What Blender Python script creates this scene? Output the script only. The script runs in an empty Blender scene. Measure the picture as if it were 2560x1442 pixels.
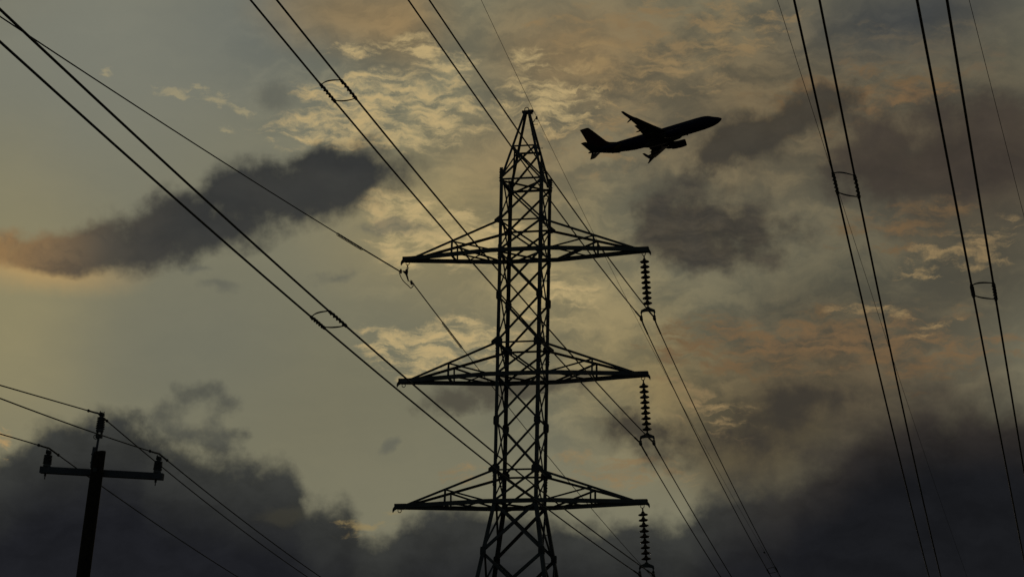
import bpy, bmesh, math, random
from mathutils import Vector, Matrix
random.seed(7)
sc = bpy.context.scene
COL = sc.collection
CAM_H = 1.6
TAU = math.tau

# ------------------------------------------------------------------ helpers
def lin(c):
    return tuple((v/255/12.92 if v <= 10.3 else ((v/255+.055)/1.055)**2.4) for v in c)

class MB:
    """collects verts and faces and links them as one mesh object"""
    def __init__(s): s.v = []; s.f = []
    def add(s, vs, fs):
        n = len(s.v); s.v += [tuple(p) for p in vs]; s.f += [tuple(i+n for i in f) for f in fs]
    def box(s, c, ax, ay, az):
        c = Vector(c); ax = Vector(ax); ay = Vector(ay); az = Vector(az)
        vs = [c+sx*ax+sy*ay+sz*az for sx in (-1, 1) for sy in (-1, 1) for sz in (-1, 1)]
        s.add(vs, [(0,1,3,2),(4,6,7,5),(0,4,5,1),(2,3,7,6),(0,2,6,4),(1,5,7,3)])
    def plate(s, p0, p1, d, w, n, t):
        """flat bar from p0 to p1, reaching w along d, thickness t along n"""
        p0 = Vector(p0); p1 = Vector(p1); d = Vector(d).normalized()*w; n = Vector(n).normalized()*t
        vs = [p0, p1, p1+d, p0+d, p0+n, p1+n, p1+d+n, p0+d+n]
        s.add(vs, [(0,1,2,3),(7,6,5,4),(0,4,5,1),(1,5,6,2),(2,6,7,3),(3,7,4,0)])
    def angle(s, p0, p1, d1, d2, a, t=.01):
        """rolled angle section: two flanges meeting in the line p0-p1"""
        p0 = Vector(p0); p1 = Vector(p1); ax = (p1-p0).normalized()
        d1 = Vector(d1); d1 = (d1-ax*d1.dot(ax)).normalized()
        d2 = Vector(d2); d2 = (d2-ax*d2.dot(ax)); d2 = (d2-d1*d2.dot(d1)).normalized()
        s.plate(p0, p1, d1, a, d2, t)
        s.plate(p0+d2*t, p1+d2*t, d2, a-t, d1, t)
    def channel(s, p0, p1, up, side, h, w, t=.009):
        p0 = Vector(p0); p1 = Vector(p1); ax = (p1-p0).normalized()
        up = Vector(up); up = (up-ax*up.dot(ax)).normalized()
        side = Vector(side); side = side-ax*side.dot(ax); side = (side-up*side.dot(up)).normalized()
        b0 = p0-up*h/2; b1 = p1-up*h/2
        s.plate(b0, b1, up, h, side, t)
        s.plate(b0+side*t, b1+side*t, side, w-t, up, t)
        s.plate(b0+side*t+up*(h-t), b1+side*t+up*(h-t), side, w-t, up, t)
    def tube(s, pts, r, n=8, cap=True):
        pts = [Vector(p) for p in pts]; rs = r if isinstance(r, (list, tuple)) else [r]*len(pts)
        prev = None; rings = []
        for i, p in enumerate(pts):
            a = pts[max(0, i-1)]; b = pts[min(len(pts)-1, i+1)]; t = (b-a).normalized()
            if prev is None:
                x = t.orthogonal().normalized()
            else:
                x = (prev-t*prev.dot(t)).normalized()
            prev = x; y = t.cross(x)
            rings.append([p+rs[i]*(math.cos(TAU*k/n)*x+math.sin(TAU*k/n)*y) for k in range(n)])
        vs = [q for R in rings for q in R]; fs = []
        for i in range(len(rings)-1):
            for k in range(n):
                fs.append((i*n+k, i*n+(k+1) % n, (i+1)*n+(k+1) % n, (i+1)*n+k))
        if cap:
            fs.append(tuple(range(n-1, -1, -1))); fs.append(tuple((len(rings)-1)*n+k for k in range(n)))
        s.add(vs, fs)
    def lathe(s, prof, M=None, n=20):
        M = M or Matrix.Identity(4)
        vs = []; fs = []
        for r, z in prof:
            for k in range(n):
                vs.append(M @ Vector((r*math.cos(TAU*k/n), r*math.sin(TAU*k/n), z)))
        for i in range(len(prof)-1):
            for k in range(n):
                fs.append((i*n+k, i*n+(k+1) % n, (i+1)*n+(k+1) % n, (i+1)*n+k))
        fs.append(tuple(range(n-1, -1, -1))); fs.append(tuple((len(prof)-1)*n+k for k in range(n)))
        s.add(vs, fs)
    def prism(s, poly, n):
        """extrude a closed planar polygon by the vector n (centred)"""
        n = Vector(n); k = len(poly); P = [Vector(p) for p in poly]
        vs = [p-n/2 for p in P]+[p+n/2 for p in P]
        fs = [tuple(range(k-1, -1, -1)), tuple(range(k, 2*k))]
        fs += [(i, (i+1) % k, k+(i+1) % k, k+i) for i in range(k)]
        s.add(vs, fs)
    def loft(s, rings, capped=True):
        n = len(rings[0]); vs = [p for R in rings for p in R]; fs = []
        for i in range(len(rings)-1):
            for k in range(n):
                fs.append((i*n+k, i*n+(k+1) % n, (i+1)*n+(k+1) % n, (i+1)*n+k))
        if capped:
            fs.append(tuple(range(n-1, -1, -1))); fs.append(tuple((len(rings)-1)*n+k for k in range(n)))
        s.add(vs, fs)
    def build(s, name, m, parent=None, smooth=False, bev=0):
        me = bpy.data.meshes.new(name); me.from_pydata(s.v, [], s.f)
        bm = bmesh.new(); bm.from_mesh(me); bmesh.ops.recalc_face_normals(bm, faces=bm.faces); bm.to_mesh(me); bm.free()
        me.materials.append(m)
        if smooth:
            me.polygons.foreach_set('use_smooth', [True]*len(me.polygons))
            try: me.set_sharp_from_angle(angle=math.radians(40))
            except Exception: pass
        o = bpy.data.objects.new(name, me); COL.objects.link(o)
        if parent: o.parent = parent
        if bev:
            b = o.modifiers.new('bevel', 'BEVEL'); b.width = bev; b.segments = 2; b.limit_method = 'ANGLE'
        return o

def tag(o, label=None, cat=None, group=None, kind=None):
    if label: o['label'] = label
    if cat: o['category'] = cat
    if group: o['group'] = group
    if kind: o['kind'] = kind
    return o

def empty(name, M, label, cat, group=None):
    o = bpy.data.objects.new(name, None); COL.objects.link(o); o.empty_display_size = .3
    o.matrix_world = M
    return tag(o, label, cat, group)

def copy_tree(o, parent=None):
    c = o.copy(); COL.objects.link(c); c.parent = parent
    for ch in o.children: copy_tree(ch, c)
    return c

# ------------------------------------------------------------------ materials
def mat(name, col, rough=.6, metal=0., var=.25, scale=6., bump=.0):
    m = bpy.data.materials.new(name); m.use_nodes = True
    nt = m.node_tree; b = nt.nodes['Principled BSDF']
    tc = nt.nodes.new('ShaderNodeTexCoord'); n = nt.nodes.new('ShaderNodeTexNoise')
    n.inputs['Scale'].default_value = scale; n.inputs['Detail'].default_value = 6
    nt.links.new(tc.outputs['Object'], n.inputs['Vector'])
    r = nt.nodes.new('ShaderNodeValToRGB')
    r.color_ramp.elements[0].position = .3; r.color_ramp.elements[1].position = .7
    r.color_ramp.elements[0].color = (*[c*(1-var) for c in col], 1)
    r.color_ramp.elements[1].color = (*[min(1, c*(1+var)) for c in col], 1)
    nt.links.new(n.outputs['Fac'], r.inputs['Fac']); nt.links.new(r.outputs['Color'], b.inputs['Base Color'])
    b.inputs['Specular IOR Level'].default_value = .12 if 'paint' in name else .35
    b.inputs['Roughness'].default_value = rough; b.inputs['Metallic'].default_value = metal
    if bump:
        bp = nt.nodes.new('ShaderNodeBump'); bp.inputs['Strength'].default_value = bump
        nt.links.new(n.outputs['Fac'], bp.inputs['Height']); nt.links.new(bp.outputs['Normal'], b.inputs['Normal'])
    return m

STEEL = mat('weathered_galvanised_steel', (.12, .125, .13), .75, .0, .3, 3, .1)
STEEL2 = mat('dark_galvanised_steel', (.085, .09, .095), .7, .0, .3, 8)
ALU = mat('weathered_aluminium_strand', (.10, .10, .10), .7, .0, .3, 30)
RODM = mat('grey_plastic_rod', (.13, .125, .12), .6, 0, .2, 20)
PORC = mat('brown_glazed_porcelain', (.07, .045, .03), .35, 0, .2, 5)
POLY = mat('grey_polymer_shed', (.16, .165, .18), .6, 0, .15, 10)
WOOD = mat('creosoted_timber', (.045, .032, .022), .9, 0, .5, 14, .4)
ARMM = mat('painted_steel_crossarm', (.14, .145, .17), .6, 0, .15, 6)
NAVY = mat('navy_blue_paint', (.012, .013, .045), .5, 0, .1, .5)
REDP = mat('red_paint', (.05, .012, .01), .5, 0, .1, .5)
YELP = mat('yellow_paint', (.10, .06, .012), .5, 0, .1, .5)
ORAP = mat('orange_paint', (.07, .025, .008), .5, 0, .1, .5)
GREYP = mat('light_grey_paint', (.10, .10, .105), .85, 0, .12, .7)
DARKM = mat('bare_dark_metal', (.06, .06, .06), .5, .3, .2, 2)
LETP = mat('silver_lettering_paint', (.10, .105, .13), .5, 0, .1, 2)
GROUND = mat('dry_grass_ground', (.05, .055, .03), .95, 0, .5, .4, .3)

# ------------------------------------------------------------------ ground
g = MB(); N = 24; R_ = 6000
vs = [(R_*(i/N*2-1), R_*(j/N*2-1), 0) for j in range(N+1) for i in range(N+1)]
g.add(vs, [(j*(N+1)+i, j*(N+1)+i+1, (j+1)*(N+1)+i+1, (j+1)*(N+1)+i) for j in range(N) for i in range(N)])
tag(g.build('ground', GROUND), kind='structure')

# ------------------------------------------------------------------ the lattice tower
YAW = .2218; TX, TD = .3372, 65.5686
TM = Matrix.Translation((TX, TD, 0)) @ Matrix.Rotation(-YAW, 4, 'Z')
W2 = .625
HK, T1, C1, T2, C2, T3, C3 = 22.468, 21.247, 20.352, 17.693, 16.769, 14.081, 13.188
M1 = (C1+T2)/2+.02; M2 = (C2+T3)/2+.02
APX = 24.63; APW = .085
SPL = .165                                 # spread of the legs below the lowest arm
def half(h):
    if h > HK: return W2+(APW-W2)*(h-HK)/(APX-HK)
    if h >= C3: return W2
    return W2+SPL*(C3-h)
def corner(su, sv, h): w = half(h); return Vector((su*w, sv*w, h))
tower = empty('lattice_tower', TM, 'tall steel lattice pylon with three pairs of crossarms and a pointed peak', 'pylon')

# legs
for su in (-1, 1):
    for sv in (-1, 1):
        b = MB(); dd = (Vector((-su, 0, 0)), Vector((0, -sv, 0)))
        b.angle(corner(su, sv, 0), corner(su, sv, C3+.03), *dd, .112, .013)
        b.angle(corner(su, sv, C3+.03), corner(su, sv, HK), *dd, .098, .011)
        b.angle(corner(su, sv, HK-.02), corner(su, sv, APX), *dd, .068, .009)
        # splice plates with bolt heads at the arm levels
        for h in (C1-.25, C2+.45, C3+.42, HK-.1):
            for sg in (0, 1):
                n = Vector((0, sv, 0)) if sg == 0 else Vector((su, 0, 0))
                d = -Vector((su, 0, 0)) if sg == 0 else -Vector((0, sv, 0))
                p = corner(su, sv, h)+n*.001
                b.plate(p, p+Vector((0, 0, .42)), d, .09, n, .010)
                for k in range(5):
                    q = p+Vector((0, 0, .05+.08*k))+d*(.03 if k % 2 else .07)+n*.012
                    b.lathe([(.014, 0), (.014, .02)], Matrix.Translation(q) @ n.to_track_quat('Z', 'Y').to_matrix().to_4x4(), 6)
        b.build('leg', STEEL, tower)

# bracing panels on all four faces
def face_pts(fa, h):
    """the two corners of face fa (0 near, 1 far, 2 left, 3 right) at height h, and its outward normal"""
    if fa == 0: return corner(-1, -1, h), corner(1, -1, h), Vector((0, -1, 0))
    if fa == 1: return corner(-1, 1, h), corner(1, 1, h), Vector((0, 1, 0))
    if fa == 2: return corner(-1, -1, h), corner(-1, 1, h), Vector((-1, 0, 0))
    return corner(1, -1, h), corner(1, 1, h), Vector((1, 0, 0))
def cross(fa, h0, h1, a):
    A0, B0, n = face_pts(fa, h0); A1, B1, _ = face_pts(fa, h1)
    e = (B0-A0).normalized()
    for k, (p, q) in enumerate(((A0, B1), (B0, A1))):
        off = n*(.004 if k == 0 else -.075)
        b = MB(); d = (q-p).normalized(); s_ = n.cross(d)
        b.angle(p+off-s_*a/2+d*.05, q+off-s_*a/2-d*.05, s_, -n, a, .007)
        b.build('diagonal_brace', STEEL, tower)
LV = [HK, T1, C1, M1, T2, C2, M2, T3, C3]
for i in range(len(LV)-1):
    for fa in range(4): cross(fa, LV[i+1], LV[i], .052 if fa < 2 else .042)
LOWH = [C3, C3-1.42, C3-3.3, C3-5.9, C3-9.2, 0.25]
for i in range(len(LOWH)-1):
    for fa in range(4): cross(fa, LOWH[i+1], LOWH[i], .08 if fa < 2 else .06)
PKS = HK+1.06
for fa in range(4): cross(fa, HK, PKS, .05)
def strut(fa, h, a):
    A, B, n = face_pts(fa, h); b = MB(); d = (B-A).normalized()
    b.angle(A+d*.03+n*.003, B-d*.03+n*.003, (0, 0, -1), -n, a, .007); b.build('horizontal_strut', STEEL, tower)
for h in (PKS, HK, T1, T2, T3):
    for fa in range(4): strut(fa, h, .05 if h != HK else .058)
for h in (C1, C2, C3):
    for fa in (2, 3): strut(fa, h-.06, .05)
for h in LOWH[1:4]:
    for fa in range(4): strut(fa, h-.02, .06) if h < C3-2 else None
# plan bracing inside the body
for h in (HK-.05, C1-.03, C2-.03, C3-.03):
    b = MB()
    for k, (p, q) in enumerate(((corner(-1, -1, h), corner(1, 1, h)), (corner(-1, 1, h), corner(1, -1, h)))):
        b.angle(p+Vector((0, 0, -.05*k)), q+Vector((0, 0, -.05*k)), (0, 0, -1), (q-p).cross(Vector((0, 0, 1))), .045, .006)
    b.build('plan_brace', STEEL, tower)
# gusset plates
def gusset(su, sv, h, big):
    c = corner(su, sv, h); b = MB(); n = Vector((0, sv, 0)); c = c+n*.016; s_ = su
    if big:   # takes the tie of the arm on the outer side
        P = [(-.14, .02), (-.14, -.05), (-.02, -.09), (.18, -.10), (.18, .07), (.11, .15), (.0, .14)]
    else:
        P = [(-.022, -.125), (.08, -.125), (.135, -.07), (.135, .07), (.08, .125), (-.022, .125)]
    b.prism([c+Vector((-s_*x, 0, z)) for x, z in P], n*.012)
    m = Vector((su, 0, 0)); c2 = corner(su, sv, h)+m*.016
    b.prism([c2+Vector((0, -sv*x, z)) for x, z in [(-.018, -.12), (.07, -.12), (.12, -.06), (.12, .06), (.07, .12), (-.018, .12)]], m*.012)
    if not big:
        b.prism([c2+Vector((0, -sv*.04, 0))+Vector((0, -sv*x, z))+m*.013 for x, z in [(-.04, -.09), (.04, -.09), (.04, .09), (-.04, .09)]], m*.012)
    b.build('gusset_plate', STEEL2, tower)
for su in (-1, 1):
    for sv in (-1, 1):
        for h in (T2, T3): gusset(su, sv, h, True)
        for h in (M1, M2, LOWH[1]): gusset(su, sv, h, False)
        # smaller pointed plates under the top arm ties
        b = MB(); c = corner(su, sv, T1)+Vector((0, sv*.016, 0))
        b.prism([c+Vector((-su*x, 0, z)) for x, z in [(-.13, .0), (-.13, -.06), (-.03, -.10), (.10, -.10), (.10, .09), (.0, .11)]], Vector((0, sv*.012, 0)))
        b.build('gusset_plate', STEEL2, tower)
# peak cap with ring and the standoff that carries the shield wire
b = MB()
b.box((0, 0, APX+.0), (.14, 0, 0), (0, .10, 0), (0, 0, .03))
b.box((.11, 0, APX+.03), (.065, 0, 0), (0, .05, 0), (0, 0, .035))
b.tube([(-.02+.06*math.cos(a), 0, APX+.09+.06*math.sin(a)) for a in [TAU*k/14 for k in range(15)]], .012, 6)
cap = b.build('peak_cap', STEEL2, tower)
b = MB(); b.tube([(.15, -.16, 24.18), (.33, -.30, 24.335)], .012, 6); b.box((.345, -.30, 24.335), (.02, 0, 0), (0, .05, 0), (0, 0, .035))
b.build('standoff_bracket', STEEL2, tower)
# step bolts up the near right leg
h = 3.0; k = 0
while h < APX-.4:
    p = corner(1, -1, h); b = MB()
    if k % 2: b.tube([p+Vector((-.02, .05, 0)), p+Vector((.14, .05, 0))], .009, 6); b.lathe([(.016, 0), (.016, .012)], Matrix.Translation(p+Vector((.14, .05, 0))) @ Matrix.Rotation(math.pi/2, 4, 'Y'), 6)
    else: b.tube([p+Vector((-.05, .02, 0)), p+Vector((-.05, -.14, 0))], .009, 6); b.lathe([(.016, 0), (.016, .012)], Matrix.Translation(p+Vector((-.05, -.14, 0))) @ Matrix.Rotation(math.pi/2, 4, 'X'), 6)
    b.build('step_bolt', STEEL2, tower); h += .4; k += 1
# footings
for su in (-1, 1):
    for sv in (-1, 1):
        b = MB(); c = corner(su, sv, 0); b.lathe([(.35, -.1), (.35, .22), (.3, .26)], Matrix.Translation(c), 16); b.build('concrete_footing', GREYP, tower)

# crossarms
AL = 3.565; UB = .85; UH = 2.03
def crossarm(su, c, t):
    root = bpy.data.objects.new('crossarm', None); COL.objects.link(root); root.parent = tower; root.empty_display_size = .2
    tipv = .075
    def chord_v(u):                         # half spread of the bottom chords at distance u
        return W2 if u <= UB else W2+(tipv-W2)*(u-UB)/(AL-.05-UB)
    for sv in (-1, 1):
        b = MB()
        b.channel((su*(-.02), sv*(W2+.03), c), (su*UB, sv*(W2+.03), c), (0, 0, 1), (0, -sv, 0), .118, .05)
        b.channel((su*UB, sv*(W2+.03), c), (su*(AL-.02), sv*(tipv+.02), c), (0, 0, 1), (0, -sv, 0), .118, .05)
        b.build('bottom_chord', STEEL, root)
        b = MB(); p = Vector((su*W2, sv*(W2+.018), t)); q = Vector((su*3.28, sv*.075, c+.05))
        b.angle(p, q, (0, 0, -1), (0, -sv, 0), .066, .008); b.build('top_tie', STEEL, root)
        f = (UH-W2)/(3.28-W2); hp = p.lerp(q, f); v_ = sv*chord_v(UH)
        b = MB(); b.angle((su*UH, v_, c-.05), (su*UH, hp.y, hp.z-.02), (su, 0, 0), (0, -sv, 0), .05, .006); b.build('hanger', STEEL, root)
        b = MB(); b.angle((su*UH, hp.y-sv*.02, hp.z-.03), (su*UB, sv*(W2-.012), c+.05), (0, 0, -1), (0, -sv, 0), .048, .006); b.build('arm_brace', STEEL, root)
    b = MB()                                # level struts between the two chords
    b.angle((su*UH, -chord_v(UH), c-.04), (su*UH, chord_v(UH), c-.04), (su, 0, 0), (0, 0, 1), .05, .006)
    b.angle((su*UB, -W2, c+.0), (su*1.75, chord_v(1.75), c+.0), (0, 0, 1), (su, 0, 0), .04, .006)
    b.angle((su*UB, W2, c-.045), (su*1.75, -chord_v(1.75), c-.045), (0, 0, 1), (su, 0, 0), .04, .006)
    b.build('level_brace', STEEL, root)
    b = MB()                                # tip box, claw and bolts
    b.box((su*(AL-.16), 0, c+.01), (.165, 0, 0), (0, .088, 0), (0, 0, .066))
    b.prism([(su*(AL+x), 0, c+z) for x, z in [(-.03, .0), (.03, .0), (.062, -.05), (.072, -.11), (.06, -.165), (.035, -.12), (.0, -.085), (-.03, -.08)]], (0, .05, 0))
    for k in range(4): b.lathe([(.014, 0), (.014, .022)], Matrix.Translation((su*(AL-.50+.085*k+(.1 if k > 1 else 0)), 0, c-.09)), 6)
    b.build('arm_tip', STEEL2, root)
    return root
for c, t in ((C1, T1), (C2, T2), (C3, T3)):
    for su in (-1, 1): crossarm(su, c, t)
# empty hook rings under the two bare left arms
def ring(parent, M, name='hook_ring'):
    b = MB(); r = .048
    pts = [(-r, 0, .05), (-r, 0, -.03)]+[(-r*math.cos(a), 0, -.03-r*math.sin(a)) for a in [math.pi*k/8 for k in range(1, 8)]]+[(r, 0, -.03), (r, 0, .05)]
    b.tube([M @ Vector(p) for p in pts], .011, 6); return b.build(name, STEEL2, parent)
for c in (C2, C3): ring(tower, Matrix.Translation((-3.43, 0, c-.085)))

# ------------------------------------------------------------------ insulator strings under the right arms
ZW = {1: 16.735+CAM_H, 2: 13.20+CAM_H, 3: 9.585+CAM_H}       # conductor height at the clamps
def disc_mesh(n=28):
    b = MB()
    b.lathe([(.0, .084), (.024, .082), (.040, .068), (.047, .042), (.060, .026), (.072, .016), (.116, .002), (.130, -.010), (.1335, -.020), (.130, -.032), (.118, -.036), (.10, -.028), (.097, -.042), (.088, -.042), (.084, -.026),
             (.07, -.026), (.067, -.038), (.058, -.038), (.055, -.022), (.034, -.022), (.028, -.045), (.022, -.07)], None, n)
    return b
def insulator(c, zw, label):
    M = TM @ Matrix.Translation((3.43, 0, c-.085))
    e = empty('insulator_string', M, label, 'insulator string', 'insulator strings hanging from the right crossarms')
    ring(e, Matrix.Identity(4), 'shackle')
    lean = math.atan2(.135, 1.75); L = Matrix.Rotation(-lean, 4, 'Y')
    d0 = None
    for i in range(9):
        z = -.245-.1515*i
        if d0 is None: d0 = disc_mesh().build('disc', PORC, e, True); o = d0
        else: o = d0.copy(); COL.objects.link(o); o.parent = e
        o.matrix_local = L @ Matrix.Translation((0, 0, z))
    zy = -.245-.1515*8-.125                     # yoke top
    zb = zw-(c-.085)                            # clamp height in this frame
    b = MB(); b.tube([L @ Vector((0, 0, -.09)), L @ Vector((0, 0, -.18))], .02, 8); b.build('ball_link', STEEL2, e)
    b = MB(); cx = .125
    def Y(x, z): return Vector((cx+x, 0, z))
    b.prism([Y(-.03, zy+.02), Y(.03, zy+.02), Y(.06, zy-.015), Y(.195, zy-.075), Y(.215, zy-.165), Y(.17, zy-.175), Y(.15, zy-.14), Y(.06, zy-.125), Y(-.06, zy-.125), Y(-.15, zy-.14), Y(-.17, zy-.175), Y(-.215, zy-.165), Y(-.195, zy-.075), Y(-.06, zy-.015)], (0, .018, 0))
    b.tube([Y(0, zy+.09), Y(0, zy-.02)], .022, 8)
    b.build('yoke_plate', STEEL2, e)
    for s_ in (-1, 1):
        b = MB(); x = cx+s_*.185
        b.tube([(x, 0, zy-.14), (x, 0, zb+.07)], .017, 8)
        b.loft([[(x+.036*math.cos(a)*k, y, zb+.005+dz+.05*math.sin(a)*k) for a in [TAU*j/10 for j in range(10)]]
                for y, k, dz in ((-.16, .45, .0), (-.12, .8, .0), (-.04, 1.2, .012), (.04, 1.2, .012), (.12, .8, .0), (.16, .45, .0))])
        b.box((x, 0, zb+.06), (.03, 0, 0), (0, .05, 0), (0, 0, .045))
        b.build('suspension_clamp', STEEL2, e, True)
    return e
insulator(C1, ZW[1], 'string of nine dark insulator discs hanging from the topmost right crossarm')
insulator(C2, ZW[2], 'string of nine dark insulator discs hanging from the middle right crossarm')
insulator(C3, ZW[3], 'string of nine dark insulator discs hanging from the lowest right crossarm')

# ------------------------------------------------------------------ wires of the tower
def poly(co, v): 
    r = 0
    for a in co: r = r*v+a
    return r
SPAN = {1: ((1e-05, .001301, .051167, 16.755976), (.000864, -.105158, 16.691403), -.4, 122),
        2: ((1e-06, .00081, .038799, 13.217234), (.000771, -.086091, 13.180154), -.2, 112),
        3: ((-2e-06, .000557, .037098, 9.592726), (.000771, -.086091, 9.585), 0., 112)}
def zwire(ph, v):
    near, far, _, _ = SPAN[ph]
    if v < -.3: z = poly(near, v)
    elif v > .3: z = poly(far, v)
    else:
        f = (v+.3)/.6; f = f*f*(3-2*f); z = poly(near, min(v, 0))*(1-f)+poly(far, max(v, 0))*f
    if abs(v) < 1.2:                            # settle onto the clamp
        k = 1-abs(v)/1.2; z += (ZW[ph]-CAM_H-(near[-1]+far[-1])/2)*k*k
    return z+CAM_H
def samples(v0, v1):
    out = [v0]
    while out[-1] < v1-1e-6:
        v = out[-1]; st = .12 if abs(v) < 1.5 else (.5 if abs(v) < 15 else 1.5)
        out.append(min(v1, v+st))
    return out
def wire(name, f, v0, v1, r, label, group, n=8, cat='power line'):
    b = MB(); b.tube([f(v) for v in samples(v0, v1)], r, n)
    o = b.build(name, ALU, None, True); o.matrix_world = TM
    return tag(o, label, cat, group)
GW = 'twin conductors strung from the right crossarms'
NM = {1: 'topmost', 2: 'middle', 3: 'lowest'}
for ph in (1, 2, 3):
    for u, sd in ((3.38, 'left'), (3.75, 'right')):
        w = wire('conductor', lambda v: Vector((u, 0, zwire(ph, v)))+Vector((0, v, 0)), -76, SPAN[ph][3], .0155,
                 'black conductor, %s wire of the pair clamped under the %s right insulator string' % (sd, NM[ph]), GW)
        b = MB(); b.tube([(u, v, zwire(ph, v)) for v in [-1.05+.1*k for k in range(22)]], .0235, 8); b.build('armour_rods', ALU, w, True)

# single wire dead-ended on the top left arm
LU = -3.5
def zL(v): return (poly((.00043, .115333, 18.3218), v) if v < 0 else poly((.00057, -.074808, 18.367583), v))+CAM_H
fL = lambda v: Vector((LU, v, zL(v)))
wl = wire('overhead_wire', fL, -76, -.55, .0138, 'single thin wire rising from the upper left to the top left crossarm tip', 'wires dead-ended at the left arm', cat='overhead wire')
wr = wire('overhead_wire', fL, .9, 131, .0125, 'single thin wire leaving the top left crossarm tip downwards behind the pylon', 'wires dead-ended at the left arm', cat='overhead wire')
def coil(fp, v0, v1, turns, R, r, off=0., n=5, per=10):
    pts = []; N_ = int(turns*per)
    for k in range(N_+1):
        v = v0+(v1-v0)*k/N_; a = TAU*turns*k/N_
        pts.append(fp(v)+Vector((R*math.cos(a), 0, R*math.sin(a)-off)))
    b = MB(); b.tube(pts, r, n); return b
coil(fL, -6.75, -4.45, 17, .034, .0085, .014).build('spiral_damper', RODM, wl, True)
coil(fL, 4.5, 7.0, 19, .031, .0085, .012).build('spiral_damper', RODM, wr, True)
b = MB(); b.tube([fL(-4.6+.2*k) for k in range(21)], .0195, 8); b.build('armour_rods', ALU, wl, True)
b = MB(); b.tube([fL(.95+.2*k) for k in range(19)], .0165, 8); b.build('armour_rods', ALU, wr, True)
# strain plate hung from the top left arm, its two turnbuckles and the jumper
hz = C1-.085
sp = empty('strain_plate', TM @ Matrix.Translation((-3.43, 0, hz)), 'triangular strain plate chained under the top left crossarm with a jumper loop', 'line hardware')
ring(sp, Matrix.Identity(4), 'shackle')
Q = lambda u, v, z: Vector((u+3.43, v, z-hz))
b = MB()
for k in range(3):
    zc = -.10-.062*k
    pts = [Vector((.02*math.cos(a), 0, zc+.042*math.sin(a))) if k % 2 else Vector((0, .02*math.cos(a), zc+.042*math.sin(a))) for a in [TAU*j/10 for j in range(11)]]
    b.tube(pts, .011, 6)
b.tube([(0, 0, -.24), (-.01, 0, -.34)], .026, 8); b.build('chain_link', STEEL2, sp)
zt = zL(0)
b = MB(); b.prism([Q(-3.46, -.04, zt+.10), Q(-3.46, .05, zt+.10), Q(-3.47, .12, zt+.0), Q(-3.48, .34, zt-.13), Q(-3.48, .30, zt-.17), Q(-3.48, .02, zt-.05), Q(-3.48, -.26, zt-.05), Q(-3.48, -.26, zt-.01), Q(-3.46, -.10, zt+.02)], (.02, 0, 0))
b.build('yoke_plate', STEEL2, sp)
for va, vb in ((-.24, -.58), (.32, .95)):
    b = MB(); p = Q(-3.49, va, zt-.03 if va < 0 else zt-.14); q = Q(LU, vb, zL(vb)); d = q-p
    b.tube([p, p+d*.45], .01, 6); b.tube([p+d*.45, p+d*.6, p+d*.9, q+d*.12], [.016, .034, .028, .016], 8)
    s_ = Vector((0, -d.z, d.y)).normalized()
    for k in (.55, .75): b.tube([p+d*k-s_*.065, p+d*k+s_*.065], .018, 6)
    b.build('dead_end_clamp', STEEL2, sp)
b = MB(); P0 = Q(LU, -.62, zL(-.62)-.03); P3 = Q(LU, .98, zL(.98)-.03)
def bez(a, b_, c_, d_, t): return a*(1-t)**3+b_*3*t*(1-t)**2+c_*3*t*t*(1-t)+d_*t**3
mid = Q(LU, .55, zL(.9)-.21)
pts = [bez(P0, P0+Vector((0, .25, -.22)), mid+Vector((0, -.25, .02)), mid, k/14) for k in range(15)]
pts += [bez(mid, mid+Vector((0, .16, -.02)), P3+Vector((0, -.14, -.1)), P3, k/10) for k in range(1, 11)]
b.tube(pts, .0125, 8); b.build('jumper_loop', ALU, sp, True)

# shield wire at the peak
def fT(v): return Vector((.35, v, poly((-3.301e-06, .00082178, -.10068876, 22.72186825), v)+CAM_H))
wt = wire('shield_wire', fT, -30, 118, .0062, 'hairline shield wire passing the pylon peak on its right side', 'thin shield wires', 6, 'overhead wire')
b = MB(); b.lathe([(.02, -.09), (.045, -.07), (.045, .07), (.02, .09)], Matrix.Translation(fT(55.9)+Vector((0, 0, -.05))) @ Matrix.Rotation(math.pi/2, 4, 'X'), 8); b.build('vibration_damper', STEEL2, wt)

# ------------------------------------------------------------------ second line, to the right of the camera
fD = [lambda v: Vector((11., v, poly((.000751, -.057379, 9.921481), v)+CAM_H)),
      lambda v: Vector((11.37, v, poly((.001005, -.052825, 9.657226), v)+CAM_H))]
fE = [lambda v: Vector((13.710149+.021698*v, v, poly((3.7e-06, -.0438321, 8.9679604), v)+CAM_H)),
      lambda v: Vector((14.066158+.021883*v, v, poly((3.6e-06, -.0444958, 8.868655), v)+CAM_H))]
GE = 'twin conductors of the neighbouring line at the right edge'
for i, sd in ((0, 'left'), (1, 'right')):
    wire('conductor', fD[i], -52, 70, .0178, 'thick black conductor, %s wire of the inner pair at the right of the photo' % sd, GE)
for i, sd in ((0, 'left'), (1, 'right')):
    wire('conductor', fE[i], -52, 70, .0178, 'thick black conductor, %s wire of the outermost pair at the right edge' % sd, GE)
wire('shield_wire', lambda v: Vector((poly((7.5e-05, .01573, 10.244887), v), v, poly((1.8e-06, -.016455, 15.5326788), v)+CAM_H)), -60, 110, .0058,
     'hairline shield wire crossing behind the inner pair of conductors on the right', 'thin shield wires', 6, 'overhead wire')
wire('shield_wire', lambda v: Vector((15.294536+.066653*v, v, 12.336095-.0464746*v+CAM_H)), -50, 60, .0052,
     'hairline shield wire in the top right corner, right of all conductors', 'thin shield wires', 6, 'overhead wire')

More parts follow.
